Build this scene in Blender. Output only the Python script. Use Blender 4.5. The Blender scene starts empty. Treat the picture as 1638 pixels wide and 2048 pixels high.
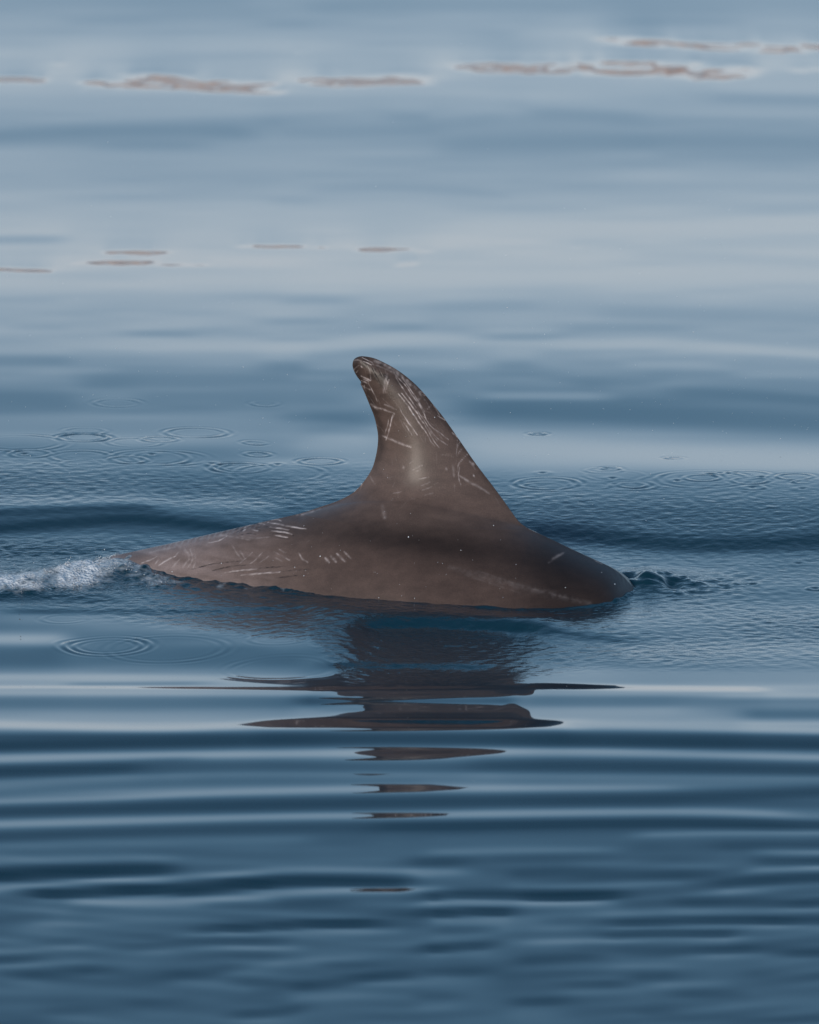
import bpy, math
import numpy as np
from mathutils import Vector

S = bpy.context.scene
COL = S.collection
rng = np.random.default_rng(7)

# ------------------------------------------------------------------ camera
DIST, DEP = 20.0, math.radians(7.0)
cam = bpy.data.cameras.new('camera')
cam_o = bpy.data.objects.new('camera', cam)
COL.objects.link(cam_o)
S.camera = cam_o
CAM = np.array([0.0, -DIST * math.cos(DEP), DIST * math.sin(DEP)])
cam_o.location = CAM
cam_o.rotation_euler = (math.pi / 2 - DEP, 0, 0)
cam.sensor_fit = 'VERTICAL'
cam.sensor_height = 36
cam.lens = 36 * DIST / 1.7067
cam.clip_start = 0.5
cam.clip_end = 5000
cam.dof.use_dof = True
cam.dof.focus_distance = 19.05
cam.dof.aperture_fstop = 10.5

# ------------------------------------------------------------------ sky and sun
SUN_EL, SUN_AZ = math.radians(18), math.radians(-150)
W = bpy.data.worlds.new('World')
S.world = W
W.use_nodes = True
wn = W.node_tree
sky = wn.nodes.new('ShaderNodeTexSky')
sky.sky_type = 'NISHITA'
sky.sun_disc = False
sky.sun_elevation = SUN_EL
sky.sun_rotation = SUN_AZ
sky.air_density = 1.0
sky.dust_density = 0.4
sky.ozone_density = 2.5
tint = wn.nodes.new('ShaderNodeMix')
tint.data_type = 'RGBA'
tint.blend_type = 'MULTIPLY'
tint.inputs[0].default_value = 1
tint.inputs[7].default_value = (0.91, 1.02, 0.95, 1)      # white balance of the whole sky
wn.links.new(sky.outputs[0], tint.inputs[6])
tc = wn.nodes.new('ShaderNodeTexCoord')
sep = wn.nodes.new('ShaderNodeSeparateXYZ')
wn.links.new(tc.outputs['Generated'], sep.inputs[0])
low = wn.nodes.new('ShaderNodeMapRange')                  # pale haze lying along the whole horizon
low.inputs[1].default_value = 0.33; low.inputs[2].default_value = 0.0
wn.links.new(sep.outputs['Z'], low.inputs[0])
pw = wn.nodes.new('ShaderNodeMath'); pw.operation = 'POWER'; pw.inputs[1].default_value = 1.6
wn.links.new(low.outputs[0], pw.inputs[0])
hz = wn.nodes.new('ShaderNodeMath'); hz.operation = 'MULTIPLY'; hz.inputs[1].default_value = 0.9
wn.links.new(pw.outputs[0], hz.inputs[0])
hmix = wn.nodes.new('ShaderNodeMix'); hmix.data_type = 'RGBA'
hmix.inputs[7].default_value = (5.85, 4.85, 5.9, 1)
wn.links.new(hz.outputs[0], hmix.inputs[0])
wn.links.new(tint.outputs[2], hmix.inputs[6])
wn.links.new(hmix.outputs[2], wn.nodes['Background'].inputs[0])
wn.nodes['Background'].inputs[1].default_value = 0.15
sun = bpy.data.lights.new('sun', 'SUN')
sun_o = bpy.data.objects.new('sun', sun)
COL.objects.link(sun_o)
sun.energy = 1.5
sun.angle = math.radians(20)
sun.color = (1.0, 0.9, 0.8)
sd = Vector((math.sin(SUN_AZ) * math.cos(SUN_EL), math.cos(SUN_AZ) * math.cos(SUN_EL), math.sin(SUN_EL)))
sun_o.rotation_euler = sd.to_track_quat('Z', 'Y').to_euler()
S.view_settings.view_transform = 'Standard'
S.view_settings.look = 'None'
S.view_settings.exposure = 0.0
S.view_settings.gamma = 1.0
S.view_settings.use_curve_mapping = False
S.cycles.max_bounces = 6

# ------------------------------------------------------------------ helpers
K = 1200.0                      # photograph pixels per metre at 20 m
UP = np.array([0, math.sin(DEP), math.cos(DEP)])
FW = np.array([0, math.cos(DEP), -math.sin(DEP)])


def project(P):
    """world points (...,3) -> photograph pixel x, y"""
    d = np.asarray(P) - CAM
    t = DIST / (d @ FW)
    return 819 + d[..., 0] * t * K, 1024 - (d @ UP) * t * K


def ray(px, py):
    px, py = np.asarray(px, float), np.asarray(py, float)
    return FW * DIST + ((px - 819) / K)[..., None] * np.array([1.0, 0, 0]) + ((1024 - py) / K)[..., None] * UP


def ground(px, py, z=0.0):
    r = ray(px, py)
    return CAM + r * ((z - CAM[2]) / r[..., 2])[..., None]


def smooth(a, b, x):
    t = np.clip((x - a) / (b - a), 0, 1)
    return t * t * (3 - 2 * t)


def tag(o, label=None, cat=None, group=None, kind=None):
    if label: o['label'] = label
    if cat: o['category'] = cat
    if group: o['group'] = group
    if kind: o['kind'] = kind
    return o


def mesh_object(name, verts, faces, mat, smooth_shade=True):
    """verts (n,3); faces (m,k) with equal corner counts"""
    verts = np.ascontiguousarray(verts, np.float32)
    faces = np.ascontiguousarray(faces, np.int32)
    me = bpy.data.meshes.new(name)
    m, k = faces.shape
    me.vertices.add(len(verts))
    me.vertices.foreach_set('co', verts.ravel())
    me.loops.add(m * k)
    me.loops.foreach_set('vertex_index', faces.ravel())
    me.polygons.add(m)
    me.polygons.foreach_set('loop_start', np.arange(0, m * k, k, dtype=np.int32))
    me.polygons.foreach_set('use_smooth', np.full(m, smooth_shade))
    me.update(calc_edges=True)
    me.materials.append(mat)
    o = bpy.data.objects.new(name, me)
    COL.objects.link(o)
    return o


def point_float(me, name, data):
    a = me.attributes.new(name, 'FLOAT', 'POINT')
    a.data.foreach_set('value', np.ascontiguousarray(data, np.float32).ravel())


def catmull(pts, n=24):
    p = np.asarray(pts, float)
    p = np.vstack([2 * p[0] - p[1], p, 2 * p[-1] - p[-2]])
    out = []
    for i in range(1, len(p) - 2):
        t = np.linspace(0, 1, n, endpoint=False)[:, None]
        a, b, c, d = p[i - 1], p[i], p[i + 1], p[i + 2]
        out.append(0.5 * (2 * b + (c - a) * t + (2 * a - 5 * b + 4 * c - d) * t ** 2 + (3 * b - a - 3 * c + d) * t ** 3))
    out.append(p[-2][None])
    return np.vstack(out)


def value_noise(x, y, seed):
    """smooth 2-D value noise in -1..1"""
    r = np.random.default_rng(seed).uniform(-1, 1, (64, 64))
    xi, yi = np.floor(x).astype(int), np.floor(y).astype(int)
    fx, fy = x - xi, y - yi
    fx, fy = fx * fx * (3 - 2 * fx), fy * fy * (3 - 2 * fy)
    g = lambda a, b: r[a % 64, b % 64]
    return (g(xi, yi) * (1 - fx) + g(xi + 1, yi) * fx) * (1 - fy) + (g(xi, yi + 1) * (1 - fx) + g(xi + 1, yi + 1) * fx) * fy


def new_mat(name):
    m = bpy.data.materials.new(name)
    m.use_nodes = True
    return m, m.node_tree, m.node_tree.nodes['Principled BSDF']


# where the animal lies
YAW = math.radians(14)
AX0 = ground(819, 1158)                              # where the body axis crosses the picture's middle
AXD = np.array([math.cos(YAW), -math.sin(YAW), 0])   # along the body, head to the right
AXN = np.array([-math.sin(YAW), -math.cos(YAW), 0])  # towards the camera


# ------------------------------------------------------------------ materials
def water_material():
    m, t, b = new_mat('sea_water')
    N, L = t.nodes, t.links
    b.inputs['Roughness'].default_value = 0.025
    b.inputs['IOR'].default_value = 1.333
    foam = N.new('ShaderNodeAttribute'); foam.attribute_name = 'foam'
    rip = N.new('ShaderNodeAttribute'); rip.attribute_name = 'ripple'
    geo = N.new('ShaderNodeNewGeometry')
    # froth: lacy cells broken up by finer noise
    vor = N.new('ShaderNodeTexVoronoi'); vor.inputs['Scale'].default_value = 90
    nz = N.new('ShaderNodeTexNoise'); nz.inputs['Scale'].default_value = 45; nz.inputs['Detail'].default_value = 6
    for q in (vor, nz): L.new(geo.outputs['Position'], q.inputs['Vector'])
    a = N.new('ShaderNodeMath'); a.operation = 'MULTIPLY_ADD'
    L.new(vor.outputs['Distance'], a.inputs[0]); a.inputs[1].default_value = 0.55; L.new(nz.outputs[0], a.inputs[2])
    c = N.new('ShaderNodeMath'); c.operation = 'ADD'
    L.new(a.outputs[0], c.inputs[0]); L.new(foam.outputs['Fac'], c.inputs[1])
    rmp = N.new('ShaderNodeMapRange'); rmp.inputs[1].default_value = 1.0; rmp.inputs[2].default_value = 1.5
    L.new(c.outputs[0], rmp.inputs[0])
    gate = N.new('ShaderNodeMath'); gate.operation = 'MULTIPLY'
    L.new(rmp.outputs[0], gate.inputs[0]); L.new(foam.outputs['Fac'], gate.inputs[1])
    mix = N.new('ShaderNodeMix'); mix.data_type = 'RGBA'
    mix.inputs[6].default_value = (0.005, 0.036, 0.056, 1); mix.inputs[7].default_value = (0.80, 0.82, 0.85, 1)
    L.new(gate.outputs[0], mix.inputs[0]); L.new(mix.outputs[2], b.inputs['Base Color'])
    # capillary ripples too fine for the mesh
    n2 = N.new('ShaderNodeTexNoise'); n2.inputs['Scale'].default_value = 95; n2.inputs['Detail'].default_value = 3
    mp = N.new('ShaderNodeMapping'); mp.inputs['Scale'].default_value = (0.75, 1.0, 1.0)
    L.new(geo.outputs['Position'], mp.inputs[0]); L.new(mp.outputs[0], n2.inputs['Vector'])
    bp = N.new('ShaderNodeBump'); bp.inputs['Distance'].default_value = 0.0022
    L.new(n2.outputs[0], bp.inputs['Height']); L.new(rip.outputs['Fac'], bp.inputs['Strength'])
    v2 = N.new('ShaderNodeTexVoronoi'); v2.inputs['Scale'].default_value = 170
    L.new(geo.outputs['Position'], v2.inputs['Vector'])
    bp2 = N.new('ShaderNodeBump'); bp2.inputs['Distance'].default_value = 0.0045
    L.new(v2.outputs['Distance'], bp2.inputs['Height']); L.new(foam.outputs['Fac'], bp2.inputs['Strength'])
    L.new(bp.outputs[0], bp2.inputs['Normal']); L.new(bp2.outputs[0], b.inputs['Normal'])
    rg = N.new('ShaderNodeMapRange'); rg.inputs[3].default_value = 0.025; rg.inputs[4].default_value = 0.2
    L.new(gate.outputs[0], rg.inputs[0]); L.new(rg.outputs[0], b.inputs['Roughness'])
    return m


def skin_material():
    m, t, b = new_mat('wet_skin')
    N, L = t.nodes, t.links
    b.inputs['Roughness'].default_value = 0.4
    b.inputs['IOR'].default_value = 1.36
    b.inputs['Specular IOR Level'].default_value = 0.35
    b.inputs['Coat Weight'].default_value = 0.3
    b.inputs['Coat Roughness'].default_value = 0.22
    b.inputs['Coat IOR'].default_value = 1.33
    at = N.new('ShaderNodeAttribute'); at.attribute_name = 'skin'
    geo = N.new('ShaderNodeNewGeometry')
    nz = N.new('ShaderNodeTexNoise'); nz.inputs['Scale'].default_value = 38; nz.inputs['Detail'].default_value = 8
    nz.inputs['Roughness'].default_value = 0.65
    L.new(geo.outputs['Position'], nz.inputs['Vector'])
    r = N.new('ShaderNodeMapRange'); r.inputs[1].default_value = 0.3; r.inputs[2].default_value = 0.7
    r.inputs[3].default_value = 0.87; r.inputs[4].default_value = 1.13
    L.new(nz.outputs[0], r.inputs[0])
    n3 = N.new('ShaderNodeTexNoise'); n3.inputs['Scale'].default_value = 60; n3.inputs['Detail'].default_value = 5
    mp = N.new('ShaderNodeMapping'); mp.inputs['Scale'].default_value = (0.4, 1.0, 1.5); mp.inputs['Rotation'].default_value = (0, 0.35, 0)
    L.new(geo.outputs['Position'], mp.inputs[0]); L.new(mp.outputs[0], n3.inputs['Vector'])
    r3 = N.new('ShaderNodeMapRange'); r3.inputs[1].default_value = 0.35; r3.inputs[2].default_value = 0.65
    r3.inputs[3].default_value = 0.92; r3.inputs[4].default_value = 1.08
    L.new(n3.outputs[0], r3.inputs[0])
    n4 = N.new('ShaderNodeTexNoise'); n4.inputs['Scale'].default_value = 700; n4.inputs['Detail'].default_value = 1
    L.new(geo.outputs['Position'], n4.inputs['Vector'])
    r4 = N.new('ShaderNodeMapRange'); r4.inputs[1].default_value = 0.3; r4.inputs[2].default_value = 0.7
    r4.inputs[3].default_value = 0.86; r4.inputs[4].default_value = 1.14
    L.new(n4.outputs[0], r4.inputs[0])
    m3 = N.new('ShaderNodeMath'); m3.operation = 'MULTIPLY'
    L.new(r.outputs[0], m3.inputs[0]); L.new(r3.outputs[0], m3.inputs[1])
    m4 = N.new('ShaderNodeMath'); m4.operation = 'MULTIPLY'
    L.new(m3.outputs[0], m4.inputs[0]); L.new(r4.outputs[0], m4.inputs[1])
    mu = N.new('ShaderNodeVectorMath'); mu.operation = 'SCALE'
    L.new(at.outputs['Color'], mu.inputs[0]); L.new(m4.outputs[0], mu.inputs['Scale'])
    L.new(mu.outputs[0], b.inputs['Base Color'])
    n2 = N.new('ShaderNodeTexNoise'); n2.inputs['Scale'].default_value = 420; n2.inputs['Detail'].default_value = 2
    L.new(geo.outputs['Position'], n2.inputs['Vector'])
    bp = N.new('ShaderNodeBump'); bp.inputs['Distance'].default_value = 0.0006; bp.inputs['Strength'].default_value = 0.35
    L.new(n2.outputs[0], bp.inputs['Height']); L.new(bp.outputs[0], b.inputs['Normal'])
    return m


def foam_material():
    m, t, b = new_mat('foam')
    b.inputs['Base Color'].default_value = (0.78, 0.80, 0.83, 1)
    b.inputs['Roughness'].default_value = 0.25
    b.inputs['Transmission Weight'].default_value = 0.45
    b.inputs['IOR'].default_value = 1.2
    return m


def droplet_material():
    m, t, b = new_mat('droplet')
    b.inputs['Base Color'].default_value = (0.85, 0.87, 0.9, 1)
    b.inputs['Roughness'].default_value = 0.15
    return m


def shore_material():
    m, t, b = new_mat('shore_rock')
    N, L = t.nodes, t.links
    b.inputs['Roughness'].default_value = 0.9
    geo = N.new('ShaderNodeNewGeometry')
    nz = N.new('ShaderNodeTexNoise'); nz.inputs['Scale'].default_value = 0.16; nz.inputs['Detail'].default_value = 5
    L.new(geo.outputs['Position'], nz.inputs['Vector'])
    cr = N.new('ShaderNodeValToRGB')
    e = cr.color_ramp.elements
    e[0].position = 0.30; e[0].color = (0.78, 0.46, 0.34, 1)
    e[1].position = 0.60; e[1].color = (0.96, 0.92, 0.89, 1)
    x = e.new(0.41); x.color = (0.92, 0.66, 0.53, 1)
    x = e.new(0.50); x.color = (0.95, 0.80, 0.72, 1)
    L.new(nz.outputs[0], cr.inputs[0]); L.new(cr.outputs[0], b.inputs['Base Color'])
    return m


# ------------------------------------------------------------------ far shore (seen mirrored in the swell)
def build_shore():
    xs = np.linspace(-420, 420, 281)
    prof = np.array([(-6, -3), (0, 0.5), (6, 11), (14, 21), (30, 30), (60, 36), (110, 39), (200, 14), (240, -3)])
    ys = np.concatenate([np.linspace(-6, 60, 34), np.linspace(66, 240, 18)])
    X, Y = np.meshgrid(xs, ys, indexing='ij')
    Z = np.interp(Y, prof[:, 0], prof[:, 1])
    ridge = 1.06 + 0.12 * value_noise(X / 60, Y / 90, 3) + 0.07 * value_noise(X / 17, Y / 40, 4)
    Z = np.where(Z > 0, Z * ridge + 1.3 * value_noise(X / 6, Y / 6, 5) * smooth(0, 6, Y), Z)
    V = np.stack([X, Y + 440 + 9 * value_noise(X / 35, Y / 500, 6), Z], -1).reshape(-1, 3)
    n, k = X.shape
    i = np.arange(n * k).reshape(n, k)
    F = np.stack([i[:-1, :-1], i[1:, :-1], i[1:, 1:], i[:-1, 1:]], -1).reshape(-1, 4)
    o = mesh_object('hill', V, F, shore_material())
    tag(o, kind='structure', label='warm brown rocky hill along the far shore behind the water')


build_shore()

# ------------------------------------------------------------------ the swell
# Tone of the water read off the photograph, as crests and troughs: each entry is a ridge line
# ([(x,y),...], half width, tone, strength).  A tone stands for how steeply the surface leans
# (bright = leaning away and mirroring the low pale sky, dark = leaning towards the camera).
STRIPES = [
 # far water
 ([(-60,2),(500,0)],16,.55,.6),([(600,14),(1200,16)],14,.52,.7),([(480,48),(660,48)],10,.52,.6),([(120,42),(320,40)],9,.53,.6),
 ([(80,96),(720,95)],14,.70,.8),([(1000,70),(1500,66)],13,.68,.7),([(-60,205),(1700,214)],12,.63,.8),
 ([(-60,276),(150,266),(400,262),(520,266)],17,.46,.9),([(180,290),(420,292)],12,.47,.6),([(520,264),(800,262),(1000,236)],12,.53,.8),([(740,235),(860,236)],10,.50,.7),
 ([(850,288),(1150,286),(1400,284),(1700,290)],20,.50,.9),([(1040,226),(1320,240)],14,.51,.8),([(1380,196),(1700,204)],12,.52,.7),([(1300,308),(1700,316)],12,.53,.7),
 ([(-60,335),(620,330)],20,.63,.8),([(-60,482),(160,479)],9,.52,.8),([(500,401),(660,401)],9,.57,.8),([(620,376),(820,378),(1030,392)],9,.57,.8),([(300,360),(560,356)],12,.60,.6),
 ([(880,452),(1300,458),(1700,446)],16,.72,.8),([(-60,455),(900,440)],14,.68,.7),([(250,560),(1700,552)],16,.72,.8),([(1250,505),(1700,530)],12,.65,.7),
 # near the middle distance
 ([(520,602),(730,602)],9,.53,.8),([(480,643),(700,643)],8,.53,.8),([(720,656),(860,656)],9,.52,.8),([(220,667),(410,668)],8,.53,.9),([(480,682),(700,682)],8,.54,.9),([(-60,602),(140,600)],8,.58,.8),([(10,653),(160,653)],8,.57,.8),
 ([(240,690),(600,692),(820,676),(1200,688)],13,.68,.9),([(120,690),(340,690)],10,.66,.8),([(-60,722),(180,722)],12,.49,.9),([(40,742),(260,740)],8,.58,.8),
 ([(480,737),(640,735)],16,.45,.9),([(160,762),(720,758)],15,.46,.8),([(-60,800),(190,800)],24,.43,.9),([(240,795),(720,796)],17,.46,.8),([(520,836),(770,835)],14,.42,.8),([(-60,850),(700,858)],16,.51,.7),([(600,882),(770,880)],14,.64,.9),
 ([(560,755),(740,756)],8,.53,.7),
 ([(820,618),(1110,610)],12,.55,.8),([(1180,622),(1700,640)],14,.54,.8),([(920,673),(1160,673)],9,.53,.8),([(1120,655),(1420,655)],9,.54,.8),([(1080,702),(1370,700)],9,.57,.7),([(940,731),(1110,730)],12,.50,.8),([(860,755),(960,755)],12,.50,.8),([(1120,766),(1340,765)],11,.48,.9),([(1330,784),(1480,790),(1700,806)],14,.43,.9),
 ([(880,812),(1150,822),(1420,836),(1700,850)],34,.41,.9),([(1440,746),(1700,746)],12,.59,.7),([(920,660),(1150,660)],7,.64,.7),([(1080,690),(1350,690),(1700,712)],11,.68,.9),([(1230,728),(1450,728)],9,.62,.8),([(920,791),(1250,792)],9,.57,.9),
 ([(900,880),(1200,905),(1700,925)],34,.65,.95),([(560,885),(760,900)],18,.60,.7),
 # around the dolphin, far side
 ([(-60,905),(500,910)],20,.43,.8),([(-60,962),(620,975)],26,.36,.8),([(-60,1004),(420,1006),(560,1012)],13,.52,.8),
 ([(-60,1030),(160,1020),(270,1017),(340,1024)],10,.22,.9),([(-60,1062),(120,1048),(260,1040),(400,1050),(560,1070)],12,.18,.95),([(-60,1082),(240,1074),(420,1086)],9,.42,.7),([(-60,1106),(260,1102)],12,.27,.8),
 ([(940,975),(1300,985),(1700,985)],20,.44,.8),([(960,1020),(1300,1030),(1700,1030)],22,.33,.8),([(1000,1056),(1150,1068),(1250,1080),(1420,1092),(1700,1080)],19,.19,.95),([(1120,1110),(1340,1122),(1560,1122)],14,.44,.8),([(1230,1142),(1480,1146)],9,.56,.8),([(1380,1168),(1700,1162)],14,.46,.8),
 # near side
 ([(-60,1192),(120,1194),(260,1200)],10,.24,.9),([(0,1222),(400,1222),(620,1214),(800,1208),(1000,1222)],6,.26,.9),([(-60,1175),(420,1190),(640,1192)],8,.42,.6),([(120,1240),(700,1240)],12,.50,.7),
 ([(-60,1278),(170,1280)],13,.62,.9),([(280,1252),(680,1252)],10,.52,.7),([(480,1282),(720,1280)],13,.55,.8),([(-60,1318),(300,1316),(640,1318)],20,.35,.9),
 ([(700,1240),(880,1236),(1040,1246),(1130,1262)],17,.2,.8),([(980,1240),(1060,1254),(1150,1269),(1250,1284),(1330,1290)],9,.24,.9),([(1150,1225),(1700,1225)],22,.50,.8),([(1180,1302),(1700,1300)],18,.56,.8),
 ([(1000,1348),(1700,1350)],14,.55,.8),([(1250,1322),(1700,1328)],6,.52,.7),
 ([(-60,1354),(300,1356),(700,1364),(1000,1362)],8,.62,.9),([(120,1368),(420,1366)],4,.46,.8),
 ([(-60,1374),(200,1374),(740,1379)],3,.70,.8),([(620,1378),(1010,1372),(1300,1376),(1545,1379)],5,.84,.95),([(-60,1386),(700,1388),(1700,1390)],5,.62,.8),
 ([(-60,1405),(300,1405),(700,1404)],13,.40,.9),([(680,1402),(1000,1400)],10,.44,.9),([(880,1402),(1450,1402)],12,.45,.8),([(1450,1428),(1700,1428)],12,.37,.9),([(1020,1425),(1420,1425)],14,.60,.8),
 ([(-60,1448),(300,1456),(520,1450),(700,1447)],8,.69,.9),([(480,1450),(740,1446),(1060,1449),(1200,1450)],9,.80,.95),([(1100,1447),(1700,1462)],9,.64,.9),
 ([(-60,1492),(0,1490),(400,1482),(700,1477),(1100,1479),(1700,1489)],15,.24,1),
 ([(-60,1520),(0,1518),(400,1510),(800,1505),(1200,1505),(1700,1516)],8,.61,.95),
 ([(-60,1542),(0,1540),(250,1532),(400,1528)],12,.23,.95),([(250,1532),(500,1528),(800,1531),(1000,1530)],10,.33,.9),([(900,1530),(1200,1527),(1700,1538)],14,.26,.95),
 ([(-60,1567),(0,1565),(400,1548),(800,1548),(1100,1550),(1700,1556)],8,.47,.8),([(-60,1585),(0,1583),(400,1562),(860,1561)],8,.38,.8),
 ([(-60,1606),(0,1603),(200,1597),(400,1586),(600,1580),(800,1576),(1100,1576),(1400,1578)],8,.60,.95),
 ([(-60,1625),(0,1621),(300,1612),(500,1607),(800,1600),(1100,1596),(1400,1590),(1700,1578)],14,.25,.95),
 ([(-60,1649),(0,1647),(300,1640),(600,1632),(800,1630),(1100,1624),(1400,1622),(1600,1630)],9,.57,.95),
 ([(-60,1672),(0,1670),(250,1660),(500,1652),(760,1648)],11,.27,.9),([(700,1650),(1000,1646),(1200,1643),(1400,1642),(1700,1651)],11,.21,.95),
 ([(-60,1693),(300,1683),(650,1675)],9,.43,.8),([(1250,1668),(1450,1664),(1700,1662)],7,.50,.9),([(1380,1690),(1700,1686)],9,.26,.9),([(820,1680),(1250,1676)],9,.38,.6),
 # foreground
 ([(-60,1723),(120,1718),(360,1716)],9,.47,.9),([(-60,1745),(0,1743),(150,1738),(260,1735),(370,1738)],12,.17,.95),
 ([(-60,1778),(0,1775),(100,1768),(250,1757),(400,1752),(500,1743),(600,1738),(860,1742)],8,.53,.95),
 ([(30,1785),(200,1780),(350,1773),(450,1768),(550,1758),(650,1756),(830,1758)],10,.17,.95),
 ([(130,1801),(350,1802),(450,1795),(550,1787),(650,1781),(750,1778),(910,1776)],9,.54,.95),
 ([(500,1804),(720,1802)],8,.27,.9),([(730,1826),(870,1824)],8,.26,.9),([(-60,1822),(80,1822)],7,.42,.8),([(-60,1836),(120,1834)],7,.29,.8),([(30,1852),(200,1843),(360,1835),(440,1835)],8,.43,.9),
 ([(360,1857),(500,1852),(600,1846),(720,1844),(780,1846)],7,.18,.95),([(310,1873),(500,1864),(700,1862),(800,1859)],7,.47,.95),([(260,1889),(450,1880),(600,1877)],7,.27,.9),([(40,1888),(200,1879)],6,.29,.9),
 ([(-60,1905),(150,1893),(240,1890)],8,.45,.9),([(-60,1919),(120,1909)],6,.24,.9),([(-60,1935),(170,1920),(230,1918)],7,.45,.9),([(10,1946),(140,1940),(250,1935)],8,.24,.9),
 ([(260,1901),(450,1895),(640,1893)],7,.47,.9),([(330,1913),(570,1907)],6,.30,.9),([(290,1949),(400,1942),(480,1934)],9,.25,.9),([(480,1937),(600,1920),(760,1914)],8,.45,.9),([(630,1928),(770,1926)],6,.27,.9),
 ([(550,1973),(680,1960),(760,1948),(850,1941)],9,.24,.9),([(310,1963),(470,1960)],7,.42,.8),([(530,2003),(660,1992),(760,1986)],9,.43,.9),([(60,2021),(240,2012)],7,.28,.8),([(240,2003),(390,1997)],6,.28,.8),([(410,2033),(530,2022),(650,2008)],9,.26,.9),([(470,1983),(560,1981)],5,.28,.8),
 ([(-60,1975),(200,1968)],8,.40,.7),([(-60,2000),(230,1992)],7,.31,.6),([(60,2036),(360,2030)],8,.40,.7),([(-60,2050),(120,2046)],8,.27,.7),
 ([(600,1203),(760,1206),(1000,1213),(1150,1222)],14,.78,1),([(690,1246),(760,1246),(880,1245),(1040,1252),(1110,1262)],15,.09,1),([(690,1296),(1000,1300),(1150,1318)],15,.41,.95),([(480,1288),(690,1288)],18,.44,.7),([(1030,1310),(1160,1316),(1260,1320)],14,.42,.7),([(640,1331),(760,1331),(1000,1334)],9,.2,1),([(640,1364),(800,1364),(1100,1366)],14,.47,.9),([(640,1384),(1000,1384)],6,.42,.9),([(560,1402),(1060,1401)],9,.285,1),([(640,1418),(1020,1418)],7,.40,1),([(660,1431),(1020,1431)],7,.52,.9),([(1030,1300),(1160,1300)],10,.5,.6),([(1010,1402),(1400,1402)],10,.42,.7),
 ([(820,1704),(1000,1700),(1260,1698)],8,.46,.9),([(760,1722),(880,1721),(960,1718)],9,.23,.9),([(930,1716),(1420,1712)],8,.29,.8),([(800,1742),(950,1742)],8,.49,.9),([(1130,1728),(1440,1728)],7,.43,.9),([(980,1747),(1430,1745)],10,.25,.9),([(960,1769),(1320,1767)],8,.41,.9),
 ([(800,1790),(1000,1785),(1280,1788)],8,.20,.95),([(1020,1787),(1240,1787)],7,.16,.8),([(780,1812),(900,1802),(1003,1803),(1250,1806)],8,.50,.95),([(800,1825),(960,1820),(1050,1820)],7,.20,.95),([(820,1843),(1120,1841)],8,.47,.9),([(840,1859),(990,1857)],6,.25,.9),([(810,1874),(1010,1869)],7,.45,.9),
 ([(790,1897),(920,1889),(1010,1883)],8,.20,.95),([(820,1906),(980,1904)],6,.40,.9),([(790,1942),(1000,1937)],8,.23,.9),([(780,1954),(920,1952)],7,.42,.8),
 ([(1020,1885),(1200,1880),(1350,1876),(1530,1871)],7,.48,.95),([(1190,1868),(1350,1864),(1500,1860)],6,.18,.95),([(1190,1854),(1450,1851),(1700,1853)],6,.47,.9),([(1190,1842),(1400,1837),(1700,1836)],6,.20,.95),([(1160,1829),(1400,1820),(1700,1816)],7,.46,.9),([(1340,1802),(1700,1801)],8,.23,.9),([(1380,1785),(1560,1778)],7,.47,.9),
 ([(1380,1767),(1500,1757),(1700,1748)],9,.22,.95),([(1460,1742),(1560,1735),(1700,1731)],7,.53,.9),([(1480,1719),(1700,1716)],7,.23,.9),([(1490,1702),(1700,1702)],7,.49,.9),
 ([(1000,1920),(1150,1912),(1230,1910)],8,.26,.9),([(1200,1898),(1450,1895),(1700,1904)],7,.25,.9),([(1350,1911),(1570,1909)],7,.45,.9),([(1180,1934),(1360,1930),(1420,1928)],7,.45,.9),([(1230,1952),(1400,1946)],8,.23,.9),([(1290,1967),(1460,1964)],7,.45,.9),([(1100,1966),(1280,1964)],7,.27,.9),([(1100,1983),(1290,1981)],8,.41,.9),([(990,2003),(1130,1997),(1170,1996)],8,.25,.9),([(1340,1986),(1500,1984)],7,.27,.8),([(1260,2024),(1400,2022)],7,.27,.8),([(1400,2038),(1700,2036)],8,.27,.8),([(790,1991),(940,1989)],7,.27,.8),([(790,2013),(930,2011)],7,.43,.8),([(950,2030),(1150,2026)],8,.40,.7),([(1460,1950),(1700,1944)],8,.29,.7),([(1450,2008),(1700,2002)],8,.40,.7),
]
# bands mirroring the warm far shore: (line, half width, strength)
SHORE_BANDS = [
 ([(-60,161),(60,162),(125,163)],7,.75),([(60,130),(170,130)],5,.4),([(130,178),(190,168),(300,164),(420,172),(590,180)],13,.85),([(430,186),(600,186)],5,.6),([(560,160),(700,165),(830,160),(900,172)],10,.85),([(560,108),(660,112)],8,.3),
 ([(870,134),(1000,138),(1200,140),(1400,144),(1560,145)],11,1.0),([(1130,128),(1460,130)],7,.8),([(1360,156),(1480,158)],6,.7),([(1540,140),(1700,142)],6,.5),([(1160,82),(1320,88),(1450,97),(1700,96)],9,.95),([(1150,76),(1400,80)],4,.6),
 ([(110,532),(200,527),(320,529),(460,534)],4.5,.9),([(-60,541),(40,541),(130,546)],4,.9),([(190,506),(350,507)],5,.7),([(420,494),(560,494),(690,498)],4,.8),([(680,500),(780,502),(880,505)],5,.8),([(755,529),(830,529)],5,.7),([(1130,497),(1230,497)],4,.4),
]

MX = np.arange(-480, 2121, 4.0)
MY = np.arange(-160, 2260, 2.0)


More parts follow.
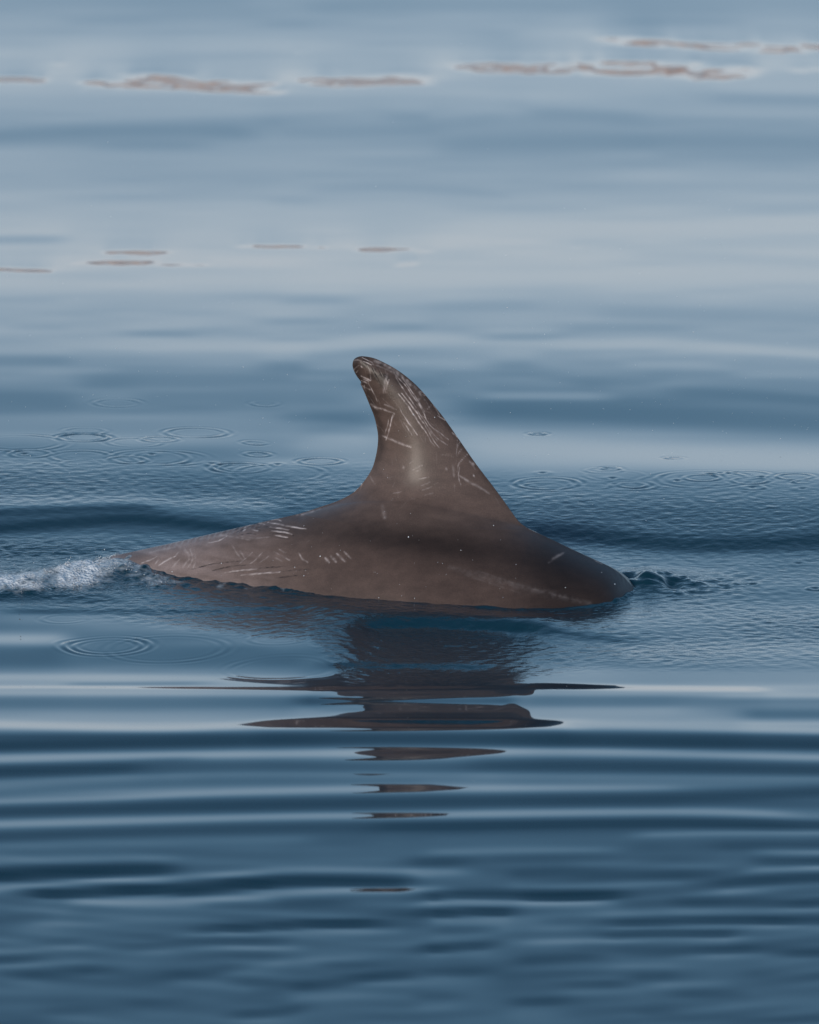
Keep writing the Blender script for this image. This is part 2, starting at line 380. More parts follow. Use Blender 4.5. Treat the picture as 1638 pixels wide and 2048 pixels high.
def tone_map():
    rows = np.array([(-160,.60),(0,.58),(60,.62),(130,.67),(185,.68),(250,.58),(330,.62),(400,.64),(455,.69),(520,.71),(560,.69),(620,.61),(690,.62),(725,.57),(760,.52),(820,.49),(870,.56),
                     (930,.52),(970,.42),(1020,.34),(1060,.30),(1095,.36),(1130,.42),(1200,.42),(1260,.43),(1310,.40),(1345,.47),(1372,.60),(1386,.58),(1402,.45),(1430,.55),(1447,.62),(1472,.32),
                     (1510,.50),(1535,.34),(1560,.42),(1580,.50),(1605,.32),(1632,.46),(1660,.34),(1700,.37),(1800,.36),(1900,.36),(2048,.36),(2260,.36)])
    V = np.repeat(np.interp(MY, rows[:, 0], rows[:, 1])[:, None], len(MX), 1)
    # gentle unevenness everywhere
    XX, YY = np.meshgrid(MX, MY)
    wob = value_noise(XX / 260, YY / 22, 21) * 0.035 + value_noise(XX / 130, YY / 11, 22) * 0.02
    V = V + wob * (1 - 0.5 * smooth(1340, 1400, YY) * (1 - smooth(1640, 1700, YY)))
    XW = MX + 26 * value_noise(MX / 90, MX * 0, 23)

    def paint(V, pts, hw, val, alpha, ends=70.0):
        p = np.asarray(pts, float)
        d = np.linspace(p[0, 0], p[-1, 0], 60)
        c = catmull(p, 10)
        yc = np.interp(MX, c[:, 0], c[:, 1])
        span = p[-1, 0] - p[0, 0]
        te = min(ends, span * 0.38)
        tp = np.ones_like(MX)
        if p[0, 0] > -50: tp = tp * smooth(p[0, 0] - te * .25, p[0, 0] + te, XW)
        if p[-1, 0] < 1690: tp = tp * (1 - smooth(p[-1, 0] - te, p[-1, 0] + te * .25, XW))
        lo, hi = max(0, int((c[:, 1].min() - 3 * hw + 160) / 2)), min(len(MY), int((c[:, 1].max() + 3 * hw + 160) / 2) + 2)
        a = alpha * tp[None] * np.exp(-(np.abs(MY[lo:hi, None] - yc[None]) / (hw * 1.05)) ** 2.4)
        V[lo:hi] = V[lo:hi] * (1 - a) + val * a
        return V

    for pts, hw, val, al in STRIPES:
        V = paint(V, pts, hw, val, al)
    # close, regular wavelets in the foreground
    V = V + .040 * smooth(1660, 1760, YY) * np.sin(2 * math.pi * (YY + 14 * value_noise(XX / 420, YY / 160, 26) + .0000055 * (XX - 800) ** 2 * 12) / 26.0) * (.6 + .8 * value_noise(XX / 160, YY / 24, 28))
    V = V - (.008 + .06 * V) * smooth(1390, 1520, YY)
    V = np.clip(V, .08, .95)
    soft = np.cumsum(np.pad(V, ((61, 60), (0, 0)), mode='edge'), 0)
    soft = (soft[121:] - soft[:-121]) / 121
    V = V + (soft - V) * (.42 * (1 - smooth(560, 800, MY)))[:, None]       # distant swell is fainter
    G = np.zeros_like(V)
    for pts, hw, al in SHORE_BANDS:          # broken up into flecks along the band
        p = np.asarray(pts)
        q = value_noise(XX / 24, YY / 5.0, int(p[0, 0] * 7 + p[0, 1]) % 97) * .5 + value_noise(XX / 75, YY / 8.0, int(p[0, 1]) % 89) * .5
        B = paint(np.zeros_like(V), pts, hw * 1.15, 1.0, al, 120)
        G = np.maximum(G, smooth(.18, .8, np.clip(B * (1.0 + 0.9 * q), 0, 1)))
    return V, G


# luminance of the sky against elevation (towards the far shore), used to turn tone into lean
SKY_E = np.array([3,4,5,6,7,8,9,10,11,12,13,14,15,16,17,18,20,22,24,26,28,30,33,36,40,45])
SKY_L = np.array([0.852, 0.849, 0.837, 0.817, 0.788, 0.755, 0.722, 0.687, 0.649, 0.614, 0.578, 0.541, 0.508, 0.477, 0.448, 0.421, 0.381, 0.347, 0.318, 0.294, 0.271, 0.252, 0.227, 0.21, 0.19, 0.177])


def fresnel(g):
    ci = np.sin(g); n = 1.333
    ct = np.sqrt(1 - (1 - ci * ci) / n / n)
    return .5 * (((ci - n * ct) / (ci + n * ct)) ** 2 + ((n * ci - ct) / (n * ci + ct)) ** 2)


def lean_map():
    V, G = tone_map()
    L = np.where(V <= .04045, V / 12.92, ((V + .055) / 1.055) ** 2.4)
    r = ray(np.full(len(MY), 819.0), MY)
    dep = np.degrees(np.arctan2(-r[:, 2], r[:, 1]))
    E = np.empty_like(V)
    for i in range(len(MY)):
        f = fresnel(np.radians((SKY_E + dep[i]) / 2))
        lum = f * SKY_L + .0118 * (1 - f)
        E[i] = np.interp(-L[i], -lum, SKY_E)
    E = np.where(V < .165, np.interp(V, [.08, .165], [62, 45]), E)
    E = np.maximum(E, 5.1)
    lowv = V > .77
    E = np.where(lowv, np.minimum(E, np.interp(V, [.77, .83, .90, .95], [4.9, 3.6, 2.4, 1.5])), E)
    XX, YY = np.meshgrid(MX, MY)
    E = E * (1 - G) + np.clip(2.9 + 1.5 * value_noise(XX / 34, YY / 4.0, 33) + 1.6 * value_noise(XX / 80, YY / 6.0, 34), 1.2, 5) * G
    return np.tan(np.radians((E - dep[:, None]) / 2))


LEAN = lean_map()


def lean_at(px, py):
    u = np.clip((px - MX[0]) / 4.0, 0, len(MX) - 1.001)
    v = np.clip((py - MY[0]) / 2.0, 0, len(MY) - 1.001)
    i, j = v.astype(int), u.astype(int)
    a, b = v - i, u - j
    return (LEAN[i, j] * (1 - b) + LEAN[i, j + 1] * b) * (1 - a) + (LEAN[i + 1, j] * (1 - b) + LEAN[i + 1, j + 1] * b) * a


RINGS = [  # ripples left by falling drops: x, y, radius (photograph pixels), strength
 (235,814,45,.5),(530,817,26,.45),(170,868,42,.6),(167,884,50,1.3),(320,888,35,.7),(392,871,60,.7),(510,896,22,1.3),(515,918,25,1.0),(40,900,90,.5),(270,895,55,.4),(641,928,42,.8),
 (160,968,36,.6),(255,972,38,.9),(77,963,18,.8),(480,965,56,1.1),(480,965,38,.6),(340,945,76,.5),(160,935,60,.5),(300,985,80,.5),(560,985,90,.4),(60,930,40,.8),
 (1348,916,16,1.3),(1222,938,18,.9),(1208,942,36,.5),(1095,973,62,.9),(1085,985,45,.6),(1405,963,92,.5),(1405,960,36,.9),(1500,966,36,1.1),(1493,952,48,.6),(1590,955,36,.9),(1605,968,18,1.4),
 (1268,985,46,.5),(1265,997,28,.9),(1355,1015,80,.4),(1507,1002,22,.7),(1545,1070,25,1),(1545,1070,50,.9),(1580,1095,60,.6),(1500,1060,15,.7),(1535,1130,30,.9),(1075,868,15,1.3),(1230,1030,60,.6),(1180,1050,40,.6),
 (215,1286,86,1.5),(215,1286,66,.9),(335,1290,120,.45),(560,1275,60,.5),(905,1250,52,.9),(905,1250,30,1.),(920,1332,26,1),(130,1235,46,.6),(560,1330,110,.35),(700,1265,70,.6),(1120,1330,60,.3),
 (1460,1172,26,2.6),(1505,1168,12,2.0),(1630,1176,14,1.8),(1460,1172,60,.7),
]
DIMPLES = [(303,924),(555,944),(423,957),(435,960),(49,931),(1225,962),(1085,948),(1355,968),(1505,1010),(1605,1010),(1525,1028),(1420,1026),(1460,1168),(1472,1174),(1452,1176),(1506,1168),(1632,1175),(1597,1130),(1440,1160)]


def build_water():
    xs = np.arange(-0.94, 0.9401, 0.0027)
    grow = 0.94 + np.cumsum(0.004 * 1.32 ** np.arange(44))
    grow = grow[grow < 900]
    xs = np.concatenate([-grow[::-1], xs, grow])
    ys = np.concatenate([np.arange(-7.6, -2.3, 0.017), np.arange(-2.3, 1.7, 0.0056), np.arange(1.7, 13.6, 0.028)])
    g1 = 13.6 + np.cumsum(0.03 * 1.28 ** np.arange(44)); g1 = g1[g1 < 700]
    g0 = -7.6 - np.cumsum(0.03 * 1.28 ** np.arange(36)); g0 = g0[g0 > -17]
    ys = np.concatenate([g0[::-1], ys, g1])
    nx, ny = len(xs), len(ys)
    H = np.zeros((ny, nx))
    xc = np.clip(xs, -1.3, 1.3)
    k0 = int(np.searchsorted(ys, AX0[1]))

    def step(y, h):
        px, py = project(np.stack([xc, np.full(nx, y), h], -1))
        s = lean_at(px, py)
        fade = 1 - smooth(12.5, 18.0, y) if y > 0 else 1 - smooth(-7.0, -9.5, y)
        return s * fade

    def box(h, w):
        c = np.cumsum(np.r_[np.zeros(1), np.pad(h, w, mode='edge')])
        return (c[2 * w + 1:] - c[:-2 * w - 1]) / (2 * w + 1)

    wide = int(.2 / .0027)

    def relax(h, dy):                       # water levels itself sideways along a crest
        d = min(0.18, 0.06 * abs(dy) / 0.0056)
        h = h + d * (box(box(h, 12), 12) - h)
        return h + min(.05, .016 * abs(dy) / .0056) * (box(box(h, wide), wide) - h)
    for k in range(k0, ny - 1):
        dy = ys[k + 1] - ys[k]
        H[k + 1] = relax(H[k] + step(ys[k], H[k]) * dy, dy)
        if ys[k] > 13.6: H[k + 1] *= 1 - smooth(13.6, 90, ys[k]) * .5
    for k in range(k0, 0, -1):
        dy = ys[k] - ys[k - 1]
        H[k - 1] = relax(H[k] - step(ys[k], H[k]) * dy, dy)
    H *= 1 - smooth(1.3, 9, np.abs(xs))[None]

    X, Y = np.meshgrid(xs, ys)
    PX, PY = project(np.stack([X, Y, H], -1))
    rip = np.zeros_like(H)
    foam = np.zeros_like(H)
    # ---- disturbed water round the animal
    ja, jb = np.searchsorted(xs, -0.93), np.searchsorted(xs, 0.93)
    ka, kb = np.searchsorted(ys, -2.27), np.searchsorted(ys, 1.68)
    sl = (slice(ka, kb), slice(ja, jb))
    x, y, px, py = X[sl], Y[sl], PX[sl], PY[sl]
    up_edge = np.interp(px, [-200, 0, 300, 520, 760, 1000, 1200, 1400, 1800], [905, 900, 905, 925, 925, 945, 950, 950, 945])
    lo_edge = np.interp(px, [-200, 0, 250, 450, 620, 700, 960, 1050, 1200, 1640, 1800], [1225, 1225, 1250, 1275, 1290, 1385, 1380, 1372, 1345, 1345, 1345])
    far = smooth(up_edge - 20, up_edge + 70, py) * (1 - smooth(1125, 1150, py))
    near = smooth(1125, 1150, py) * (1 - smooth(lo_edge - 45, lo_edge + 8, py))
    amp = 0.62 * far + 0.75 * near
    amp *= 0.72 + 0.45 * value_noise(x * 5, y * 4, 31)
    amp += 0.7 * (1 - smooth(0, 330, px)) * smooth(1060, 1100, py) * (1 - smooth(1140, 1160, py))      # choppy behind the splash
    amp *= 1 - 0.45 * np.exp(-((px - 1300) / 260) ** 2 - ((py - 1128) / 22) ** 2)
    # turbulent collar along the flank, at the shoulder, and the splash over the tail
    collar = np.exp(-((py - np.interp(px, [230, 330, 480, 640, 760], [1150, 1160, 1170, 1178, 1186])) / 13) ** 2) * smooth(250, 340, px) * (1 - smooth(640, 760, px))
    bow = np.exp(-((py - np.interp(px, [1230, 1300, 1400, 1500], [1165, 1165, 1170, 1172])) / 17) ** 2) * smooth(1225, 1255, px) * (1 - smooth(1330, 1450, px))
    bow2 = np.exp(-((px - 1460) / 45) ** 2 - ((py - 1170) / 14) ** 2)
    edge = np.exp(-((py - np.interp(px, [760, 900, 1100, 1200, 1260], [1190, 1200, 1216, 1212, 1190])) / 7) ** 2) * smooth(740, 800, px) * (1 - smooth(1240, 1270, px))
    ridge_row = np.interp(px, [-120, 0, 80, 160, 240, 330], [1180, 1172, 1162, 1150, 1137, 1144])
    spl = np.exp(-np.abs((py - ridge_row) / 22) ** 3) * (1 - smooth(290, 370, px))
    spl_front = np.exp(-((py - np.interp(px, [-100, 0, 200, 380], [1180, 1178, 1174, 1165])) / 14) ** 2) * (1 - smooth(300, 400, px))
    hr = np.zeros_like(x)
    R = np.random.default_rng(11)
    for i in range(46):
        lam = 0.0135 * 3.2 ** R.random()
        th = R.normal(math.pi / 2, 0.75)
        kx, ky = 2 * math.pi / lam * math.cos(th), 2 * math.pi / lam * math.sin(th)
        hr += 0.021 * lam / (2 * math.pi) * np.sin(kx * x + ky * y + R.uniform(0, 6.28) + 0.8 * value_noise(x * 7 + i, y * 7, 40 + i % 7))
    hc = np.zeros_like(x)
    for i in range(40):
        lam = 0.012 * 4.5 ** R.random()
        th = R.uniform(0, 2 * math.pi)
        kx, ky = 2 * math.pi / lam * math.cos(th), 2 * math.pi / lam * math.sin(th)
        hc += 0.06 * lam / (2 * math.pi) * np.sin(kx * x + ky * y + R.uniform(0, 6.28) + 2.2 * value_noise(x * 14 + i, y * 14, 50 + i % 5))
    tur = np.clip(0.75 * collar + 1.6 * bow + 0.6 * bow2 + 0.5 * edge + 0.8 * spl + .5 * spl_front, 0, 1.2)
    dh = hr * amp * 1.0 + hc * tur
    # trough hugging the flank, heaped water over the tail stock
    dh -= 0.010 * np.exp(-((px - 1040) / 170) ** 2) * np.exp(-((py - 1203) / 24) ** 2)
    dh += 0.012 * bow * (.6 + .8 * value_noise(x * 26, y * 16, 62))
    dh += np.interp(px, [0, 240, 330], [.007, .012, .007]) * spl * (0.75 + 0.5 * value_noise(x * 22, y * 12, 61)) + np.abs(hc) * spl * .8
    def on_water(cx, cy):
        c = ground(cx, cy, 0.0)
        for _ in range(4):
            c = ground(cx, cy, H[np.argmin(np.abs(ys - c[1])), np.argmin(np.abs(xs - c[0]))])
        return c
    # rings
    for cx, cy, rad, st in RINGS:
        c = on_water(cx, cy)
        r0 = rad / K * (np.linalg.norm(c - CAM) / DIST)
        a0, a1 = np.searchsorted(x[0], [c[0] - r0 - .05, c[0] + r0 + .05])
        b0, b1 = np.searchsorted(y[:, 0], [c[1] - r0 - .05, c[1] + r0 + .05])
        q = (slice(b0, b1), slice(a0, a1))
        r = np.hypot(x[q] - c[0], y[q] - c[1])
        w = 0.008 + 0.10 * r0
        lam = 0.0160 + 0.03 * r0
        dh[q] += 0.00062 * (.85 if cy < 1010 else .36) * st * (lam / .012) * np.exp(-((r - r0) / w) ** 2) * np.cos(2 * math.pi * (r - r0) / lam) * np.clip(.85 + .9 * value_noise(x[q] * 24 + cx, y[q] * 24, 66), 0, 2)
    for cx, cy in DIMPLES:
        c = on_water(cx, cy)
        r2 = (x - c[0]) ** 2 + (y - c[1]) ** 2
        dh += 0.0016 * (np.exp(-r2 / .012 ** 2) - 1.8 * np.exp(-r2 / .007 ** 2))
    # small waves running along the flank and the film of water it lifts
    ss = (x - AX0[0]) * AXD[0] + (y - AX0[1]) * AXD[1]
    nn = (x - AX0[0]) * AXN[0] + (y - AX0[1]) * AXN[1]
    dist = nn - BODY_HALF(ss, H[sl] + dh)
    on = (dist > -.02) & (dist < .2) & (nn > -.02) & (np.abs(ss + .05) < .5)
    dd = np.maximum(dist, 0)
    dh += on * (.0016 * np.exp(-dd / .006) + .0016 * np.cos(2 * math.pi * dd / .021 + 2 * value_noise(x * 9, y * 9, 63)) * np.exp(-dd / .05) * (.6 + .6 * value_noise(x * 16, y * 8, 64)))
    H[sl] += dh
    rip[sl] = np.clip(amp * .85 + .6 * tur, 0, 1)
    fo = spl * (1.0 - 0.4 * smooth(220, 340, px)) * smooth(-1.0, .35, value_noise(x * 30, y * 14, 71) + .55 * smooth(1180, 1140, py) + .2) + .36 * spl_front
    fo *= .62 + .7 * smooth(-.5, .6, value_noise(x * 17 + 3, y * 6, 77)) * smooth(1190, 1165, py + .04 * (px - 100))
    foam[sl] = np.clip(fo + 0.45 * collar * smooth(.2, .8, value_noise(x * 50, y * 40, 72)), 0, 1)
    rip += 0.08 * smooth(14, 20, Y)
    V = np.stack([X, Y, H], -1).reshape(-1, 3)
    i = np.arange(nx * ny, dtype=np.int32).reshape(ny, nx)
    F = np.stack([i[:-1, :-1], i[:-1, 1:], i[1:, 1:], i[1:, :-1]], -1).reshape(-1, 4)
    o = mesh_object('water', V, F, water_material())
    point_float(o.data, 'ripple', rip)
    point_float(o.data, 'foam', foam)
    tag(o, kind='structure', label='calm blue sea water with long swells and rings left by drops')
    return xs, ys, H, foam


def water_froth(x, y):
    return WF[np.clip(np.searchsorted(WY, y), 0, len(WY) - 1), np.clip(np.searchsorted(WX, x), 0, len(WX) - 1)]


def water_height(x, y):
    j = np.clip(np.searchsorted(WX, x), 0, len(WX) - 1)
    k = np.clip(np.searchsorted(WY, y), 0, len(WY) - 1)
    return WH[k, j]


# ------------------------------------------------------------------ dolphin


def to_plane(pts):
    """photograph pixels -> (s, z) on the animal's vertical mid plane"""
    p = np.asarray(pts, float)
    r = ray(p[:, 0], p[:, 1])
    t = ((AX0 - CAM) @ AXN) / (r @ AXN)
    P = CAM + r * t[:, None]
    return np.stack([(P - AX0) @ AXD, P[:, 2]], -1)


OUTLINE = [(-1120,1505),(-1000,1492),(-900,1460),(-600,1370),(-300,1262),(0,1186),(120,1146),(180,1126),(230,1111),(280,1100),(330,1089),(430,1066),(520,1045),(570,1034),(600,1027),(640,1014),(670,1004),(690,995),(708,984),(722,970),(735,953),(745,935),(751,915),(755,893),(756,872),
           (753,852),(748,832),(740,812),(731,790),(724,774),(721,768),(722,764),(714,753),(708,742),(705,730),(708,719),(718,713),(732,713),(750,717),(770,726),(790,737),(810,751),(830,768),(850,789),(868,811),(885,832),(905,860),(925,889),(945,918),(965,945),
           (985,971),(1005,998),(1022,1022),(1038,1043),(1055,1056),(1080,1068),(1110,1082),(1150,1101),(1200,1124),(1226,1137),(1246,1152),(1270,1176),(1310,1202),(1370,1226),(1460,1262),(1560,1312),(1700,1445),(1850,1570),(1950,1668),(2050,1762),(2120,1818)]
I_A, I_TIP, I_B = OUTLINE.index((600,1027)), OUTLINE.index((718,713)), OUTLINE.index((1055,1056))
RIDGE = OUTLINE[:I_A + 1] + [(690,1006),(760,997),(850,1000),(950,1024)] + OUTLINE[I_B:]
GIRTH = np.array([(-1120,.006,22),(-1000,.016,17),(-900,.03,3.0),(-820,.042,.9),(-600,.06,.55),(-300,.085,.55),(0,.11,.58),(230,.13,.62),(600,.19,.75),(900,.235,.86),(1080,.24,.92),(1180,.222,.9),(1300,.205,.92),(1400,.21,.97),(1600,.215,1.0),(1750,.18,1.0),(1880,.14,1.0),(1960,.09,1.05),(2050,.04,1.2),(2120,.012,1.3)])

# (points, half width, strength): pale scars and a painted lit streak >0, dark ones <0
SCARS_AND_LIT_STREAK = [
 ([(708,721),(716,720),(727,723),(735,726),(743,730)],1.2,.9),([(724,715),(735,720),(745,725)],1,.5),([(722,732),(724,735)],1.6,.7),([(722,752),(732,757),(741,761)],1.5,.7),([(726,758),(738,763)],1.2,.6),([(723,761),(735,767)],1.2,.55),
 ([(736,765),(743,778),(750,792),(755,803)],1.0,.55),([(726,772),(741,780)],1.1,.5),([(729,770),(728,776)],1,.8),([(735,730),(740,745),(742,760)],1.2,.28),([(745,735),(752,752),(758,765)],1.1,-.6),([(752,732),(760,743),(764,752)],1.1,-.6),([(712,745),(717,740)],1,.4),([(706,742),(712,735),(718,731)],1,.35),
 ([(775,748),(770,765),(767,785)],3,.3),([(778,760),(774,772),(773,780)],1.2,.55),([(772,757),(777,770)],1,.45),([(766,770),(772,786)],1,.3),
 ([(750,722),(770,730),(790,743),(805,755),(820,770)],5,.35),([(755,733),(770,738),(785,742)],1.5,-.5),([(745,728),(765,735),(785,745),(800,760)],2,.3),
 ([(788,744),(795,760),(805,775),(813,788),(822,800),(832,815)],1.3,.6),([(798,757),(812,772),(824,790),(836,806),(846,822),(853,840)],1.3,.6),([(805,756),(818,775),(832,795),(842,812),(850,824)],1.2,.55),([(804,787),(815,801),(827,816),(838,832),(846,846)],1.4,.85),
 ([(798,788),(803,795),(815,810),(828,830),(840,848),(853,866)],1.5,.95),([(838,832),(850,850),(860,868),(868,882),(878,895)],.9,.6),([(835,820),(846,838),(858,855),(868,870),(882,882),(895,890)],.9,.5),([(848,828),(857,846),(868,858),(880,866),(898,880)],.9,.5),([(853,866),(862,882),(870,893)],.9,.5),([(848,838),(858,858),(866,872),(875,882)],.8,.4),
 ([(800,819),(812,838),(825,856),(834,869)],1.3,.85),([(808,846),(816,858),(824,870)],1.3,.75),([(785,830),(781,848),(776,868),(772,880)],1.3,.85),([(777,840),(774,855),(770,867)],1.1,.6),([(789,826),(786,834)],1,.5),
 ([(745,813),(760,817),(775,822),(789,827)],1.5,.55),([(768,809),(780,813),(792,819)],2,.35),([(742,808),(755,818)],3,.25),([(765,872),(782,879),(800,887),(822,895)],1.9,.6),
 ([(840,782),(850,788),(846,795),(838,798)],1,.4),([(862,810),(855,818)],1.2,.35),([(850,792),(857,783)],.9,.6),([(846,790),(852,782)],.9,.5),([(830,820),(845,833),(862,838)],.9,.3),([(815,760),(835,780),(850,800)],3,.22),([(820,790),(840,800)],2,.2),
 ([(905,866),(915,873),(926,881)],1.9,.7),([(876,832),(884,837),(891,841)],1,.6),([(866,808),(874,822),(880,832)],1,.3),([(915,880),(914,895),(912,910)],.9,.4),([(921,882),(914,896)],.9,.4),([(930,893),(920,902),(913,914)],.9,.35),([(937,907),(925,918),(917,930),(914,945)],1,.4),([(919,935),(917,950),(919,962),(922,970)],1,.5),([(937,907),(948,914)],1,.35),
 ([(920,952),(935,962),(955,972),(978,987)],2.6,.4),([(806,934),(807,936)],3,.4),([(892,937),(893,939)],3,.4),([(945,927),(947,929)],3.2,.45),([(952,928),(964,940)],1.6,.4),([(939,922),(950,938)],2,.25),([(947,950),(949,953)],1.6,1.0),
 ([(825,940),(840,932)],1,.35),([(828,945),(843,938)],1,.35),([(832,937),(845,931)],1,.3),([(836,959),(857,954)],1,.35),([(842,972),(860,964)],1.2,.3),([(845,980),(864,974)],1.2,.3),([(850,990),(866,986)],1.6,.2),([(740,953),(750,968)],1,.35),([(725,963),(721,980)],1,.25),([(765,1012),(770,1036)],4,.25),
 ([(905,930),(908,952)],3,.2),
 # back behind the fin
 ([(540,1040),(555,1039),(563,1043)],1.2,.8),([(536,1045),(560,1049),(580,1053),(612,1058)],1.5,.95),([(540,1054),(560,1057),(577,1060)],1.3,.9),([(543,1062),(565,1064),(584,1069)],1.5,.9),([(551,1071),(575,1075)],1.3,.85),
 ([(540,1057),(560,1060),(578,1063)],.9,-.7),([(540,1066),(566,1067),(588,1071)],.9,-.7),([(550,1074),(578,1078)],.9,-.7),([(565,1043),(572,1046)],.9,-.7),
 ([(466,1062),(485,1053),(505,1048),(528,1049)],1.1,-.85),([(478,1066),(495,1054),(515,1055),(535,1053)],1.1,-.85),([(482,1069),(500,1067),(512,1069)],1.1,-.85),([(470,1066),(488,1058),(498,1052)],.9,-.7),([(504,1050),(516,1060),(530,1062)],.9,-.7),([(488,1057),(500,1050)],1.3,.7),([(503,1059),(516,1062)],1.2,.7),([(518,1047),(530,1049)],1.2,.7),([(486,1062),(491,1059)],1.5,.6),
 ([(416,1086),(432,1083),(445,1078),(454,1072)],1.3,.9),([(385,1138),(415,1130),(450,1125),(490,1121)],1.2,-.85),([(425,1141),(460,1133),(505,1129)],1.2,-.85),([(450,1145),(480,1141),(513,1138)],1.3,.8),([(513,1137),(540,1135),(570,1133)],1.1,-.85),([(482,1150),(520,1147),(560,1144)],1.3,.8),([(560,1143),(590,1140),(622,1138)],1.1,-.85),([(553,1155),(595,1151)],1.1,-.85),([(445,1147),(480,1143)],.8,-.6),
 ([(464,1090),(475,1108),(485,1120)],1,.4),([(480,1102),(490,1117)],1,.4),([(505,1105),(490,1118),(480,1126)],1.1,.4),([(525,1105),(510,1120),(500,1128)],1.2,.35),([(538,1112),(520,1125)],1.2,.3),([(548,1103),(565,1113),(580,1121)],1.1,.45),([(558,1098),(572,1107)],1.1,.4),([(550,1115),(565,1123)],1.1,.35),([(597,1105),(605,1118),(616,1125)],1.4,.5),([(480,1072),(505,1076),(540,1074)],1.6,.25),([(440,1070),(470,1074),(500,1080)],2,.25),
 ([(650,1116),(658,1125)],2.4,.55),([(662,1112),(672,1124)],2.6,.5),([(673,1107),(690,1123)],2.2,.5),([(688,1103),(702,1117)],1.5,.6),
 ([(283,1126),(300,1120),(314,1113)],1.3,.8),([(318,1130),(335,1120),(350,1113)],1.6,.85),([(310,1128),(316,1120)],1.3,.6),([(350,1113),(358,1104)],1.2,.3),([(368,1095),(378,1115),(365,1135)],2,.3),([(380,1098),(385,1118),(376,1135)],1.8,.35),([(388,1100),(391,1120),(386,1137)],1.6,.35),([(355,1090),(372,1105)],3,.2),([(345,1134),(360,1118)],1.6,.3),
 ([(594,1031),(612,1027),(640,1018)],2.5,.35),([(400,1078),(440,1072),(470,1064)],3,.22),([(300,1105),(350,1094)],3,.25),([(1098,1125),(1115,1112),(1130,1105)],3,.22),([(1190,1121),(1204,1128)],1,.5),
 ([(900,1135),(1000,1163),(1100,1188),(1180,1207)],8,.06),([(950,1140),(1060,1176),(1150,1200)],2.5,.05),([(930,1150),(1040,1186)],2,.05),  # lit streak low on the flank, painted pale into the skin colour
]


